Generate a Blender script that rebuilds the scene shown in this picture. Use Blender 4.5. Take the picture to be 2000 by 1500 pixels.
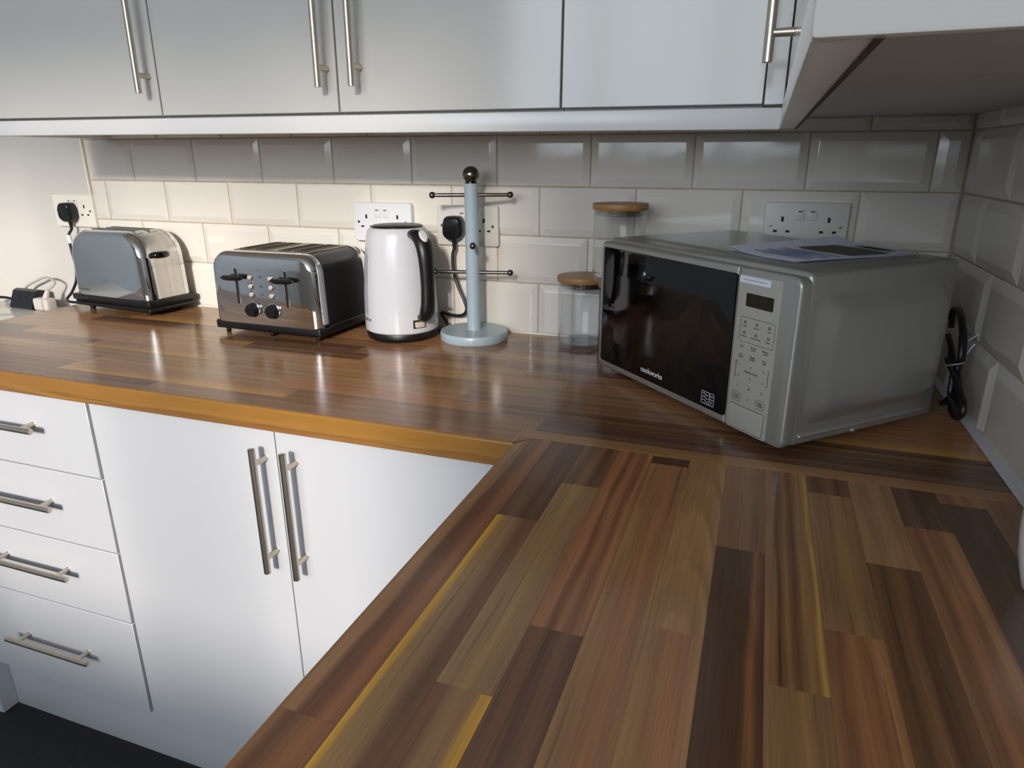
import bpy, bmesh, math, random
from mathutils import Vector, Matrix
random.seed(7)
D = bpy.data
COL = bpy.context.scene.collection
SC = bpy.context.scene
for o in list(D.objects): D.objects.remove(o, do_unlink=True)

# ---------------------------------------------------------------- camera, world, sun, exposure
Z0 = 0.915                                   # worktop height above the floor
def rotm(yaw, pitch, roll):
    cy, sy, cp, sp = math.cos(yaw), math.sin(yaw), math.cos(pitch), math.sin(pitch)
    f = Vector((-sy*cp, cy*cp, -sp)); r = Vector((cy, sy, 0)); d = f.cross(r)
    cr, sr = math.cos(roll), math.sin(roll)
    return r*cr + d*sr, d*cr - r*sr, f
CAMPOS = Vector((-.32342, -1.41445, .37396 + Z0)); FPX = 1329.16
cr_, cd_, cf_ = rotm(.34586, .32076, .00366)
cam = D.cameras.new('camera'); cam.sensor_width = 36; cam.lens = 36*FPX/2000; cam.clip_start = .02
co = D.objects.new('camera', cam); COL.objects.link(co)
co.matrix_world = Matrix(((cr_.x, -cd_.x, -cf_.x, CAMPOS.x), (cr_.y, -cd_.y, -cf_.y, CAMPOS.y), (cr_.z, -cd_.z, -cf_.z, CAMPOS.z), (0, 0, 0, 1)))
SC.camera = co
def bp(u, v, ax, val):                       # pixel of the 2000x1500 frame -> point on a plane (worktop-relative z)
    d = cr_*((u-1000)/FPX) + cd_*((v-750)/FPX) + cf_
    c = Vector((CAMPOS.x, CAMPOS.y, CAMPOS.z-Z0)); i = 'xyz'.index(ax)
    return c + d*((val-c[i])/d[i])
W = D.worlds.new('world'); SC.world = W; W.use_nodes = True
bg = W.node_tree.nodes['Background']; bg.inputs[0].default_value = (.80, .89, 1, 1); bg.inputs[1].default_value = 6.9
WIN = (-1.95, -.05, 1.27, 2.54, -3.5)        # window opening in the wall behind the camera: x0,x1,z0,z1,y
sun = D.lights.new('sun_offscreen', 'SUN'); sun.energy = 3.3; sun.angle = .10; sun.color = (1, .92, .83)
so = D.objects.new('sun_offscreen', sun); COL.objects.link(so)
so.rotation_euler = Vector((-.215, 1, -.34)).to_track_quat('-Z', 'Y').to_euler()
pl = D.lights.new('window_rear_offscreen', 'AREA'); pl.shape = 'RECTANGLE'; pl.size = WIN[1]-WIN[0]; pl.size_y = WIN[3]-WIN[2]
pl.cycles.is_portal = True
po = D.objects.new('window_rear_offscreen', pl); COL.objects.link(po)
po.location = ((WIN[0]+WIN[1])/2, WIN[4], (WIN[2]+WIN[3])/2); po.rotation_euler = (math.pi/2, 0, 0)
vs = SC.view_settings; vs.view_transform = 'Standard'; vs.look = 'None'; vs.gamma = 1; vs.use_curve_mapping = False
vs.exposure = 0.0

# ---------------------------------------------------------------- materials
def lin(h):
    h = h.lstrip('#'); c = [int(h[i:i+2], 16)/255 for i in (0, 2, 4)]
    return tuple(x/12.92 if x <= .04045 else ((x+.055)/1.055)**2.4 for x in c) + (1,)
def mat(name, color, rough=.5, metal=0, spec=.5, bump=None, coat=0, var=None, aniso=None):
    m = D.materials.new(name); m.use_nodes = True; nt = m.node_tree; b = nt.nodes['Principled BSDF']
    c = lin(color) if isinstance(color, str) else tuple(color)+(1,)
    b.inputs['Base Color'].default_value = c; b.inputs['Roughness'].default_value = rough
    b.inputs['Metallic'].default_value = metal; b.inputs['Specular IOR Level'].default_value = spec
    b.inputs['Coat Weight'].default_value = coat; b.inputs['Coat Roughness'].default_value = .05
    if var or bump: tc = nt.nodes.new('ShaderNodeTexCoord')
    if var:                                   # (scale vec, amount): slight tonal variation
        sc, amt = var
        mp = nt.nodes.new('ShaderNodeMapping'); mp.inputs['Scale'].default_value = sc
        nz = nt.nodes.new('ShaderNodeTexNoise'); nz.inputs['Scale'].default_value = 1; nz.inputs['Detail'].default_value = 4
        rp = nt.nodes.new('ShaderNodeValToRGB')
        rp.color_ramp.elements[0].color = tuple(x*(1-amt) for x in c[:3])+(1,); rp.color_ramp.elements[1].color = tuple(min(1, x*(1+amt)) for x in c[:3])+(1,)
        rp.color_ramp.elements[0].position = .3; rp.color_ramp.elements[1].position = .7
        nt.links.new(tc.outputs['Object'], mp.inputs[0]); nt.links.new(mp.outputs[0], nz.inputs[0])
        nt.links.new(nz.outputs[0], rp.inputs[0]); nt.links.new(rp.outputs[0], b.inputs['Base Color'])
    if bump:                                  # (scale vec, strength, distance)
        sc, st, ds = bump
        mp = nt.nodes.new('ShaderNodeMapping'); mp.inputs['Scale'].default_value = sc
        nz = nt.nodes.new('ShaderNodeTexNoise'); nz.inputs['Scale'].default_value = 1; nz.inputs['Detail'].default_value = 2
        bm_ = nt.nodes.new('ShaderNodeBump'); bm_.inputs['Strength'].default_value = st; bm_.inputs['Distance'].default_value = ds
        nt.links.new(tc.outputs['Object'], mp.inputs[0]); nt.links.new(mp.outputs[0], nz.inputs[0])
        nt.links.new(nz.outputs[0], bm_.inputs['Height']); nt.links.new(bm_.outputs[0], b.inputs['Normal'])
    return m
def glass_mat(name, tint=(.992, .995, .995), ior=1.45):
    m = D.materials.new(name); m.use_nodes = True; nt = m.node_tree; nt.nodes.clear()
    out = nt.nodes.new('ShaderNodeOutputMaterial'); mx = nt.nodes.new('ShaderNodeMixShader')
    tr = nt.nodes.new('ShaderNodeBsdfTransparent'); tr.inputs[0].default_value = tint+(1,)
    gl = nt.nodes.new('ShaderNodeBsdfGlossy'); gl.inputs['Roughness'].default_value = .02
    lw = nt.nodes.new('ShaderNodeLayerWeight'); lw.inputs[0].default_value = .5
    pw = nt.nodes.new('ShaderNodeMath'); pw.operation = 'POWER'; pw.inputs[1].default_value = 4.0
    fr = nt.nodes.new('ShaderNodeMath'); fr.operation = 'MULTIPLY_ADD'; fr.inputs[1].default_value = (ior-1)*.9; fr.inputs[2].default_value = .025
    nt.links.new(lw.outputs['Facing'], pw.inputs[0]); nt.links.new(pw.outputs[0], fr.inputs[0]); nt.links.new(fr.outputs[0], mx.inputs[0]); nt.links.new(tr.outputs[0], mx.inputs[1]); nt.links.new(gl.outputs[0], mx.inputs[2])
    nt.links.new(mx.outputs[0], out.inputs[0]); return m
def soft(c, name):                            # pull the stave tones towards one walnut brown
    if 'edging' in name: return c
    k = .16 if max(c[:3]) > .38 else .30; m_ = lin('#7a5639'); g = lin('#735c48')
    c = [c[i]*(1-k)+m_[i]*k for i in range(3)]
    y = .3*c[0]+.6*c[1]+.1*c[2]; q = .30 if c[0] > 2.1*c[1] else .08; b_ = 1.42 if c[0] > .13 else 1.2
    return tuple(b_*(c[i]*(1-q)+y*q*(1.3, .95, .62)[i])*(1.03, .98, .88)[i] for i in range(3))+(1,)
def wood(name, bands, width=.0465, axis='x', along='y', wav=.16, rough=.19, grain=.34, rings=False):
    """bands of colour across the width of a stave, running and wandering along its length"""
    m = D.materials.new(name); m.use_nodes = True; nt = m.node_tree; N = nt.nodes.new; L = nt.links.new
    b = nt.nodes['Principled BSDF']; b.inputs['Roughness'].default_value = rough; b.inputs['Specular IOR Level'].default_value = .5
    tc = N('ShaderNodeTexCoord'); oi = N('ShaderNodeObjectInfo'); sep = N('ShaderNodeSeparateXYZ'); L(tc.outputs['Object'], sep.inputs[0])
    def math_(op, a, c):
        n = N('ShaderNodeMath'); n.operation = op
        for i, v in enumerate((a, c)):
            if isinstance(v, (int, float)): n.inputs[i].default_value = v
            else: L(v, n.inputs[i])
        return n.outputs[0]
    ax, al = sep.outputs[axis.upper()], sep.outputs[along.upper()]
    off = math_('MULTIPLY', oi.outputs['Random'], 37.0)
    def noise(kx, ky, det, woff=0):
        cv = N('ShaderNodeCombineXYZ'); L(math_('MULTIPLY', ax, kx), cv.inputs[0]); L(math_('MULTIPLY', al, ky), cv.inputs[1]); L(math_('ADD', off, woff), cv.inputs[2])
        nz = N('ShaderNodeTexNoise'); nz.inputs['Scale'].default_value = 1; nz.inputs['Detail'].default_value = det; nz.inputs['Roughness'].default_value = .55
        L(cv.outputs[0], nz.inputs[0]); return nz.outputs[0]
    t = math_('ADD', math_('DIVIDE', ax, width), .5)
    w1 = math_('MULTIPLY', math_('SUBTRACT', noise(14, 3.2, 2), .5), wav*2.2)
    w2 = math_('MULTIPLY', math_('SUBTRACT', noise(160, 5, 3, 9), .5), wav*1.5)
    t = math_('ADD', math_('ADD', t, w1), w2)
    if rings:
        rx = math_('MULTIPLY', ax, 30.0); ry = math_('MULTIPLY', al, 4.5)
        fr = math_('FRACT', math_('ADD', math_('MULTIPLY', al, 11.0), math_('ADD', math_('MULTIPLY', math_('MULTIPLY', rx, rx), 1.6), math_('MULTIPLY', noise(30, 9, 2, 3), 1.2))), 0)
        t = math_('ADD', math_('MULTIPLY', t, .35), math_('MULTIPLY', fr, .5))
    rp = N('ShaderNodeValToRGB'); el = rp.color_ramp.elements
    while len(el) < len(bands): el.new(.5)
    for e, (p, c) in zip(el, bands): e.position = p; e.color = soft(lin(c), name)
    L(t, rp.inputs[0])
    g = math_('ADD', math_('MULTIPLY', math_('SUBTRACT', noise(420, 9, 4, 5), .5), grain*2), 1.0)
    st = math_('MAXIMUM', math_('SUBTRACT', noise(230, 3.5, 3, 21), .60), 0.0)     # thin darker pore streaks
    g = math_('SUBTRACT', g, math_('MULTIPLY', st, 2.6))
    tone = math_('ADD', math_('MULTIPLY', math_('SUBTRACT', noise(6, 5, 2, 15), .5), .5), 1.0)
    mx = N('ShaderNodeVectorMath'); mx.operation = 'SCALE'; L(rp.outputs[0], mx.inputs[0]); L(math_('MULTIPLY', g, tone), mx.inputs['Scale'])
    L(mx.outputs[0], b.inputs['Base Color'])
    return m

M = dict(
    wall=mat('painted_wall', '#cdc9c3', .75, bump=((60, 60, 60), .08, .002)),
    far=mat('far_wall', '#c9c5bd', .8), left=mat('left_wall_paint', '#f1f7fb', .8), ceil=mat('ceiling_paint', '#e4e2de', .85),
    floor=mat('dark_floor', '#17171a', .6, var=((60, 60, 60), .35)),
    tile=mat('white_glazed_tile', '#e0dad0', .09, bump=((14, 14, 14), .12, .003)),
    grout=mat('grout', '#b3a893', .9, var=((40, 40, 40), .18)),
    gloss=mat('white_gloss_door', '#d2cfc9', .13, spec=.4, bump=((170, 170, 170), .05, .0006)),
    satin=mat('white_satin_door', '#cbccd0', .32), carcass=mat('white_carcass', '#c9c7c4', .5),
    pelmet=mat('white_pelmet', '#e6e5e3', .28), seam=mat('brown_seam', '#4a3624', .7),
    steel=mat('brushed_steel', '#cabfb0', .34, 1), chrome=mat('chrome', '#dcdcdc', .045, 1),
    bsteel=mat('satin_steel', '#c9c7c2', .22, 1, var=((3, 90, 3), .08)),
    black=mat('black_plastic', '#0e0e10', .38), blackg=mat('black_gloss', '#08080a', .12),
    blacksteel=mat('black_side', '#0d0d10', .3), slot=mat('slot_dark', '#060505', .8),
    rack=mat('slot_metal', '#8a7f6d', .35, 1),
    kwhite=mat('kettle_white', '#c3c3c9', .2), gauge=mat('water_gauge', '#a3aab0', .15),
    clearp=mat('clear_button', '#c9b6ab', .1), tbut=mat('thumb_button', '#cfd0d2', .2),
    blue=mat('blue_grey_paint', '#a3b4bc', .28), ball=mat('knob_steel', '#77726c', .22, 1),
    socket=mat('socket_white', '#e6e1d6', .3), socket2=mat('socket_cool_white', '#dddde0', .3), silver=mat('socket_brushed', '#d3d0c8', .38),
    hole=mat('hole_dark', '#141210', .7), screw=mat('screw_metal', '#8c8577', .3, 1),
    bamboo=mat('bamboo_lid', '#a5794a', .45, var=((4, 60, 4), .22)), seal=mat('seal', '#d8d2c6', .35),
    sealg=glass_mat('clear_seal', (.80, .78, .74), 1.9), glass=glass_mat('jar_glass', ior=2.0), glassb=glass_mat('jar_base_glass', (.93, .90, .90), 1.5),
    mw=mat('microwave_silver', '#a9a8a3', .33, .55, bump=((900, 900, 900), .03, .0002)), mwp=mat('control_panel_silver', '#b6b4ab', .38, .25),
    mwglass=mat('microwave_glass', '#050506', .035, spec=.55), mwmesh=mat('microwave_window', '#0b0a09', .05, spec=.5),
    disp=mat('display', '#1c1b12', .2), ink=mat('dark_ink', '#2b2a29', .6), seg=mat('display_segment', '#2f2d20', .4),
    winks=mat('white_ink', '#e8e8ee', .5), sticker=mat('sticker_paper', '#e4e6f3', .6), sink=mat('sticker_ink', '#5a6b8c', .6),
    paper=mat('leaflet_paper', '#d9dbea', .6), photo=mat('leaflet_print', '#3f3d37', .5), pink=mat('leaflet_ink', '#6b7890', .6),
    cable=mat('black_cable', '#0d0d0f', .4), gcable=mat('grey_cable', '#b4b0a6', .45), wplug=mat('pale_plug', '#cfc7c0', .4),
    ext=mat('extension_body', '#1b1b20', .35), tie=mat('twist_tie', '#e8e6ee', .5),
    seal2=mat('silicone', '#cfccd0', .35), appl=mat('white_enamel', '#e6e2db', .12), strip=mat('end_strip', '#8e7f6a', .35, .6),
    plate=mat('white_ceramic', '#dfdcd8', .2), tag=mat('white_tag', '#e6e6e6', .5), frame=mat('window_frame_white', '#dedede', .35),
)

# ---------------------------------------------------------------- geometry helpers
def link(name, me, m=None, parent=None, loc=(0, 0, 0), rot=(0, 0, 0)):
    o = D.objects.new(name, me); COL.objects.link(o); o.location = loc; o.rotation_euler = rot
    if me is not None and m is not None and len(me.materials) == 0: me.materials.append(m)
    if parent: o.parent = parent
    return o
def tag(o, label=None, cat=None, group=None, kind=None):
    if label: o['label'] = label
    if cat: o['category'] = cat
    if group: o['group'] = group
    if kind: o['kind'] = kind
    return o
def empty(name, loc, rz=0, ry=0, **k):
    o = D.objects.new(name, None); COL.objects.link(o); o.location = loc; o.rotation_euler = (0, ry, rz); o.empty_display_size = .05
    return tag(o, **k)
def fin(bm, name='m', smooth=40):
    bmesh.ops.recalc_face_normals(bm, faces=bm.faces)
    me = D.meshes.new(name); bm.to_mesh(me); bm.free()
    if smooth:
        for p in me.polygons: p.use_smooth = True
        me.set_sharp_from_angle(angle=math.radians(smooth))
    return me
def addbox(bm, x0, x1, y0, y1, z0, z1, bev=0, seg=2):
    vs_ = [bm.verts.new((x, y, z)) for x in (x0, x1) for y in (y0, y1) for z in (z0, z1)]
    fs = [bm.faces.new([vs_[i] for i in f]) for f in ((0, 1, 3, 2), (4, 6, 7, 5), (0, 4, 5, 1), (2, 3, 7, 6), (0, 2, 6, 4), (1, 5, 7, 3))]
    if bev:
        es = list({e for f in fs for e in f.edges})
        bmesh.ops.bevel(bm, geom=es, offset=bev, segments=seg, profile=.5, affect='EDGES', clamp_overlap=True)
def box(name, x0, x1, y0, y1, z0, z1, m, parent=None, bev=0, seg=2, loc=(0, 0, 0), rot=(0, 0, 0)):
    bm = bmesh.new(); addbox(bm, x0, x1, y0, y1, z0, z1, bev, seg)
    return link(name, fin(bm), m, parent, loc, rot)
def addloft(bm, rings, cap0=True, cap1=True, closed=True):
    V = [[bm.verts.new(p) for p in r] for r in rings]; n = len(rings[0])
    for a, b in zip(V, V[1:]):
        for i in range(n if closed else n-1):
            j = (i+1) % n
            try: bm.faces.new((a[i], a[j], b[j], b[i]))
            except ValueError: pass
    if cap0: bm.faces.new(V[0])
    if cap1: bm.faces.new(list(reversed(V[-1])))
def loft(name, rings, m, parent=None, cap0=True, cap1=True, smooth=40, loc=(0, 0, 0), rot=(0, 0, 0)):
    bm = bmesh.new(); addloft(bm, rings, cap0, cap1); return link(name, fin(bm, smooth=smooth), m, parent, loc, rot)
def addlathe(bm, prof, n=40, c=(0, 0, 0), a0=0, a1=2*math.pi):
    full = abs(a1-a0-2*math.pi) < 1e-6; k = n if full else n+1; V = []
    for r, z in prof:
        if r < 1e-6 and full: V.append([bm.verts.new((c[0], c[1], c[2]+z))]*k)
        else: V.append([bm.verts.new((c[0]+r*math.cos(a0+(a1-a0)*i/n), c[1]+r*math.sin(a0+(a1-a0)*i/n), c[2]+z)) for i in range(k)])
    for a, b in zip(V, V[1:]):
        for i in range(n):
            j = (i+1) % k; q = []
            for v in (a[i], a[j], b[j], b[i]):
                if v not in q: q.append(v)
            if len(q) > 2:
                try: bm.faces.new(q)
                except ValueError: pass
def lathe(name, prof, m, parent=None, n=40, c=(0, 0, 0), loc=(0, 0, 0), rot=(0, 0, 0), smooth=40, a0=0, a1=2*math.pi):
    bm = bmesh.new(); addlathe(bm, prof, n, c, a0, a1); return link(name, fin(bm, smooth=smooth), m, parent, loc, rot)
def catmull(pts, sub=6):
    P = [Vector(p) for p in pts]; P = [P[0]*2-P[1]] + P + [P[-1]*2-P[-2]]; out = []
    for i in range(1, len(P)-2):
        for k in range(sub):
            t = k/sub; a, b, c, d = P[i-1:i+3]
            out.append(.5*((2*b)+(c-a)*t+(2*a-5*b+4*c-d)*t*t+(3*b-a-3*c+d)*t**3))
    return out + [P[-2]]
def addtube(bm, pts, r, n=8, ry=None):
    pts = [Vector(p) for p in pts]; up = None; rings = []
    for i, p in enumerate(pts):
        t = (pts[min(i+1, len(pts)-1)]-pts[max(i-1, 0)]).normalized()
        if up is None: up = Vector((0, 0, 1)) if abs(t.z) < .9 else Vector((0, 1, 0))
        s = t.cross(up).normalized(); up = s.cross(t).normalized()
        ri = r[i] if isinstance(r, (list, tuple)) else r; rj = ri*(ry or 1)
        rings.append([p + s*(ri*math.cos(a))+up*(rj*math.sin(a)) for a in [2*math.pi*k/n for k in range(n)]])
    addloft(bm, rings)
def tube(name, pts, r, m, parent=None, n=8, ry=None, loc=(0, 0, 0), rot=(0, 0, 0)):
    bm = bmesh.new(); addtube(bm, pts, r, n, ry); return link(name, fin(bm), m, parent, loc, rot)
def prism(name, poly, z0, z1, m, parent=None, loc=(0, 0, 0), rot=(0, 0, 0), smooth=0):
    return loft(name, [[(x, y, z0) for x, y in poly], [(x, y, z1) for x, y in poly]], m, parent, smooth=smooth, loc=loc, rot=rot)
def rrect(x0, x1, z0, z1, r, n=5):
    p = []
    for cx, cz, a in ((x1-r, z1-r, 0), (x0+r, z1-r, 90), (x0+r, z0+r, 180), (x1-r, z0+r, 270)):
        p += [(cx+r*math.cos(math.radians(a+90*k/n)), cz+r*math.sin(math.radians(a+90*k/n))) for k in range(n+1)]
    return p
def slab(name, poly, y0, y1, m, parent=None, bev=0, loc=(0, 0, 0), rot=(0, 0, 0)):
    """plate standing in the x-z plane, front face at y0 (towards -y)"""
    cx = sum(p[0] for p in poly)/len(poly); cz = sum(p[1] for p in poly)/len(poly)
    hw = max(abs(p[0]-cx) for p in poly); hh = max(abs(p[1]-cz) for p in poly)
    def ins(d): return [(cx+(p[0]-cx)*(1-d/hw), cz+(p[1]-cz)*(1-d/hh)) for p in poly]
    rings = [[(x, y1, z) for x, z in poly]]
    if bev:
        for k in range(4):
            a = math.pi/2*k/3; rings.append([(x, y0+bev*(1-math.sin(a)), z) for x, z in ins(bev*(1-math.cos(a)))])
    else: rings.append([(x, y0, z) for x, z in poly])
    return loft(name, rings, m, parent, loc=loc, rot=rot)
DG = None
def text(name, s, size, m, parent, loc, rot=(math.pi/2, 0, 0), align='CENTER', shear=0, weight=0):
    cu = D.curves.new('t', 'FONT'); cu.body = s; cu.size = size; cu.align_x = align; cu.align_y = 'CENTER'; cu.shear = shear; cu.offset = weight; cu.resolution_u = 3
    ob = D.objects.new('t', cu); COL.objects.link(ob); dg = bpy.context.evaluated_depsgraph_get(); dg.update()
    me = D.meshes.new_from_object(ob.evaluated_get(dg)); D.objects.remove(ob); D.curves.remove(cu)
    me.materials.clear(); return link(name, me, m, parent, loc, rot)

# ---------------------------------------------------------------- room shell
XL, YR, HC = -3.4, -3.5, 2.7
wb = tag(box('wall_back', XL-.1, .12, 0, .12, 0, HC, M['wall']), kind='structure')
wr = tag(box('wall_right', 0, .12, YR-.1, 0, 0, HC, M['wall']), kind='structure')
tag(box('wall_left', XL-.1, XL, YR-.1, 0, 0, HC, M['left']), kind='structure')
tag(box('floor', XL-.1, .12, YR-.1, .12, -.1, 0, M['floor']), kind='structure')
tag(box('ceiling', XL-.1, .12, YR-.1, .12, HC, HC+.1, M['ceil']), kind='structure')
bm = bmesh.new(); x0, x1, z0, z1, yw = WIN
addbox(bm, XL, x0, YR-.1, YR, 0, HC); addbox(bm, x1, 0, YR-.1, YR, 0, HC)
addbox(bm, x0, x1, YR-.1, YR, 0, z0); addbox(bm, x0, x1, YR-.1, YR, z1, HC)
tag(link('wall_rear', fin(bm, smooth=0), M['far']), kind='structure')
wn = empty('window_1', ((x0+x1)/2, YR-.05, z0), kind='structure'); hw = (x1-x0)/2; hh = z1-z0
for nm, a in (('window_frame', (-hw, -hw+.06, 0, hh)), ('window_frame', (hw-.06, hw, 0, hh)), ('window_frame', (-hw, hw, 0, .06)), ('window_frame', (-hw, hw, hh-.06, hh)), ('mullion', (-.36, -.31, .06, hh-.06)), ('mullion', (.36, .41, .06, hh-.06))):
    box(nm, a[0], a[1], -.03, .03, a[2], a[3], M['frame'], wn, bev=.004)

# tiles ------------------------------------------------------------
TR = .004                                    # the tiled courses run slightly out of level
P, Q, HD = .2025, .1020, .1096
TM = {}
def tile_mesh(w, h):
    k = (round(w, 4), round(h, 4))
    if k not in TM:
        bm = bmesh.new(); hw, hh = w/2, h/2; i = min(.014, hw*.6, hh*.6)
        R = lambda a, b, y: [(-a, y, -b), (a, y, -b), (a, y, b), (-a, y, b)]
        addloft(bm, [R(hw, hh, .0015), R(hw, hh, -.0012), R(hw-.0008, hh-.0008, -.0018), R(hw-i+.001, hh-i+.001, -.0055), R(hw-i-.001, hh-i-.001, -.006)], cap0=False)
        me = fin(bm, 'tile', smooth=0); me.materials.append(M['tile']); TM[k] = me
    return TM[k]
G = .0028
def course(wall, xs, z0, z1, right=False):
    for a, b in zip(xs, xs[1:]):
        w, h = abs(b-a)-G, z1-z0-G
        if w < .01: continue
        c, zc = (a+b)/2, (z0+z1)/2
        if right: loc, rot = (-.0005, c, Z0+zc), (0, 0, -math.pi/2)
        else: loc, rot = (c+zc*TR, -.0005, Z0+zc-c*TR), (0, TR, 0)
        o = D.objects.new('tile', tile_mesh(w, h)); COL.objects.link(o); o.location = loc; o.rotation_euler = rot; o.parent = wall
XE = -2.036
rows = [(-.012, HD), (HD, HD+Q), (HD+Q, HD+2*Q), (HD+2*Q, HD+3*Q), (HD+3*Q, HD+3*Q+.032)]
for i, (a, b) in enumerate(rows):
    off = (.163, .0556)[i % 2] if i < 4 else .163
    js = [-.006] + [-(off+k*P) for k in range(12) if -(off+k*P) > XE+.012] + [XE]
    course(wb, js, a, b)
    offr = (.1575, .0545)[i % 2]
    js = [-.008] + [-(offr+k*P) for k in range(7)]
    course(wr, js, a, b, True)
box('grout_bed', XE-.002, 0, -.0012, .002, Z0-.03, Z0+.462, M['grout'], wb)
box('grout_bed', -.0012, .002, -1.28, 0, Z0-.03, Z0+.455, M['grout'], wr)
box('tile_edge_trim', XE-.008, XE-.001, -.007, 0, Z0-.03, Z0+.46, M['socket'], wb, bev=.002)
tag(prism('trim_3', [(-.004, .006), (-.013, .0), (-.006, -.006), (0, -.006), (0, .006)], 0, 1.25, M['seal2'], loc=(-.003, -1.26, Z0+.001), rot=(-math.pi/2, 0, 0)), kind='structure')
bpy.data.objects['trim_3'].rotation_euler = (math.pi/2, 0, 0); bpy.data.objects['trim_3'].location = (-.003, -.008, Z0+.001)
tag(box('trim_4', XE, -.01, -.011, -.004, Z0-.001, Z0+.005, M['tile'], bev=.002), kind='structure')

# ---------------------------------------------------------------- worktops
YF, XR, YM, TW = -.598, -.617, -.573, .039
WD = {}
def wd(name, bands, **k): WD[name] = wood('wood_'+name, bands, **k)
wd('dark', [(0, '#4a3028'), (.3, '#5d4034'), (.55, '#3d2621'), (.8, '#553a2f'), (1, '#412a24')])
wd('darker', [(0, '#3f2a20'), (.35, '#33201b'), (.6, '#472f24'), (.85, '#38231d'), (1, '#422c22')])
wd('darkor', [(0, '#3a2520'), (.45, '#33201c'), (.7, '#40271d'), (.82, '#8a4f22'), (.9, '#5a3320'), (1, '#35211c')])
wd('tan', [(0, '#91704f'), (.35, '#87674a'), (.6, '#9a7a58'), (.85, '#85623f'), (1, '#8f6f4c')])
wd('olive', [(0, '#86694a'), (.4, '#7a5d40'), (.55, '#8f7046'), (.75, '#7e6040'), (1, '#755a40')])
wd('tanred', [(0, '#96704b'), (.35, '#8b6443'), (.6, '#a5623a'), (.8, '#8d5c3a'), (1, '#9b7450')])
wd('red', [(0, '#8a4d2c'), (.25, '#a05c33'), (.4, '#5d2f23'), (.55, '#9b5a34'), (.75, '#6a3828'), (.9, '#a8663b'), (1, '#8c5434')])
wd('redpurple', [(0, '#5b3329'), (.3, '#6d3d2b'), (.5, '#4a2822'), (.75, '#6b4030'), (1, '#54302a')])
wd('edge0', [(0, '#8f6540'), (.22, '#8c603c'), (.34, '#55291f'), (.6, '#66301f'), (.78, '#8f4d28'), (1, '#7a4226')])
wd('edge0b', [(0, '#7c5234'), (.2, '#57301f'), (.45, '#6e3d24'), (.7, '#8a4c2a'), (1, '#7b4427')])
wd('yelltan', [(0, '#c99a2c'), (.1, '#b98a2e'), (.2, '#8d7148'), (.45, '#8a6c49'), (.62, '#7a5338'), (.75, '#5f3425'), (1, '#6b3d29')], wav=.09)
wd('tanyell', [(0, '#6a3526'), (.28, '#75452e'), (.42, '#8a6a48'), (.76, '#876647'), (.86, '#b5872f'), (1, '#c08f2c')], wav=.09)
wd('olivetan', [(0, '#8b6f4e'), (.3, '#866a4a'), (.5, '#957848'), (.62, '#866a48'), (1, '#7d6145')])
wd('stripe', [(0, '#8a6545'), (.18, '#7c5638'), (.26, '#4f3124'), (.42, '#87633f'), (.55, '#553526'), (.7, '#8c6a45'), (.84, '#84603e'), (.93, '#b08a45'), (1, '#8a6a44')], wav=.1)
wd('walnut', [(0, '#7a5a42'), (.3, '#6d4d38'), (.55, '#805a42'), (.8, '#684a37'), (1, '#765642')])
wd('orange', [(0, '#8a5a38'), (.25, '#6a3f28'), (.45, '#9a5f35'), (.65, '#7b4a2c'), (.85, '#a06a3d'), (1, '#86542f')])
wd('mixdark', [(0, '#66492f'), (.25, '#4d3427'), (.5, '#6f5036'), (.7, '#45302a'), (1, '#5d4332')])
wd('figure', [(0, '#997551'), (.35, '#94704c'), (.6, '#a37d57'), (.8, '#866241'), (1, '#6b4b33')], rings=True, wav=.1)
wd('yell', [(0, '#a87d3c'), (.3, '#9b7443'), (.6, '#8c6a48'), (1, '#86633f')])
M['edge'] = wood('wood_edging', [(0, '#7d552d'), (.2, '#8a6338'), (.4, '#76502f'), (.55, '#93693a'), (.7, '#865c30'), (.85, '#9c7138'), (1, '#976b30')], width=.04, axis='z', along='x', wav=.35, rough=.3, grain=.12)
M['core'] = mat('worktop_core', '#7b5a3c', .5)

wt = empty('worktop', (-1.03, -.3, Z0-TW), label='long wood-stave worktop along the back wall, carrying the toasters, kettle and microwave', cat='worktop')
ox, oy, oz = wt.location
def wpoly(name, poly, z0, z1, m, root, smooth=0):
    return prism(name, [(x-root.location.x, y-root.location.y) for x, y in poly], z0-root.location.z, z1-root.location.z, m, root, smooth=smooth)
XW0 = -2.056
wpoly('core', [(XW0+.003, -.0065), (XW0+.003, YF+.006), (XR+.001, YF+.006), (-.594, YM+.001), (-.0015, YM+.001), (-.0015, -.0065)], Z0-TW, Z0-.004, M['core'], wt)
wpoly('end_strip', [(XW0-.001, -.0065), (XW0-.001, YF), (XW0+.003, YF), (XW0+.003, -.0065)], Z0-TW, Z0, M['strip'], wt)
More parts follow.
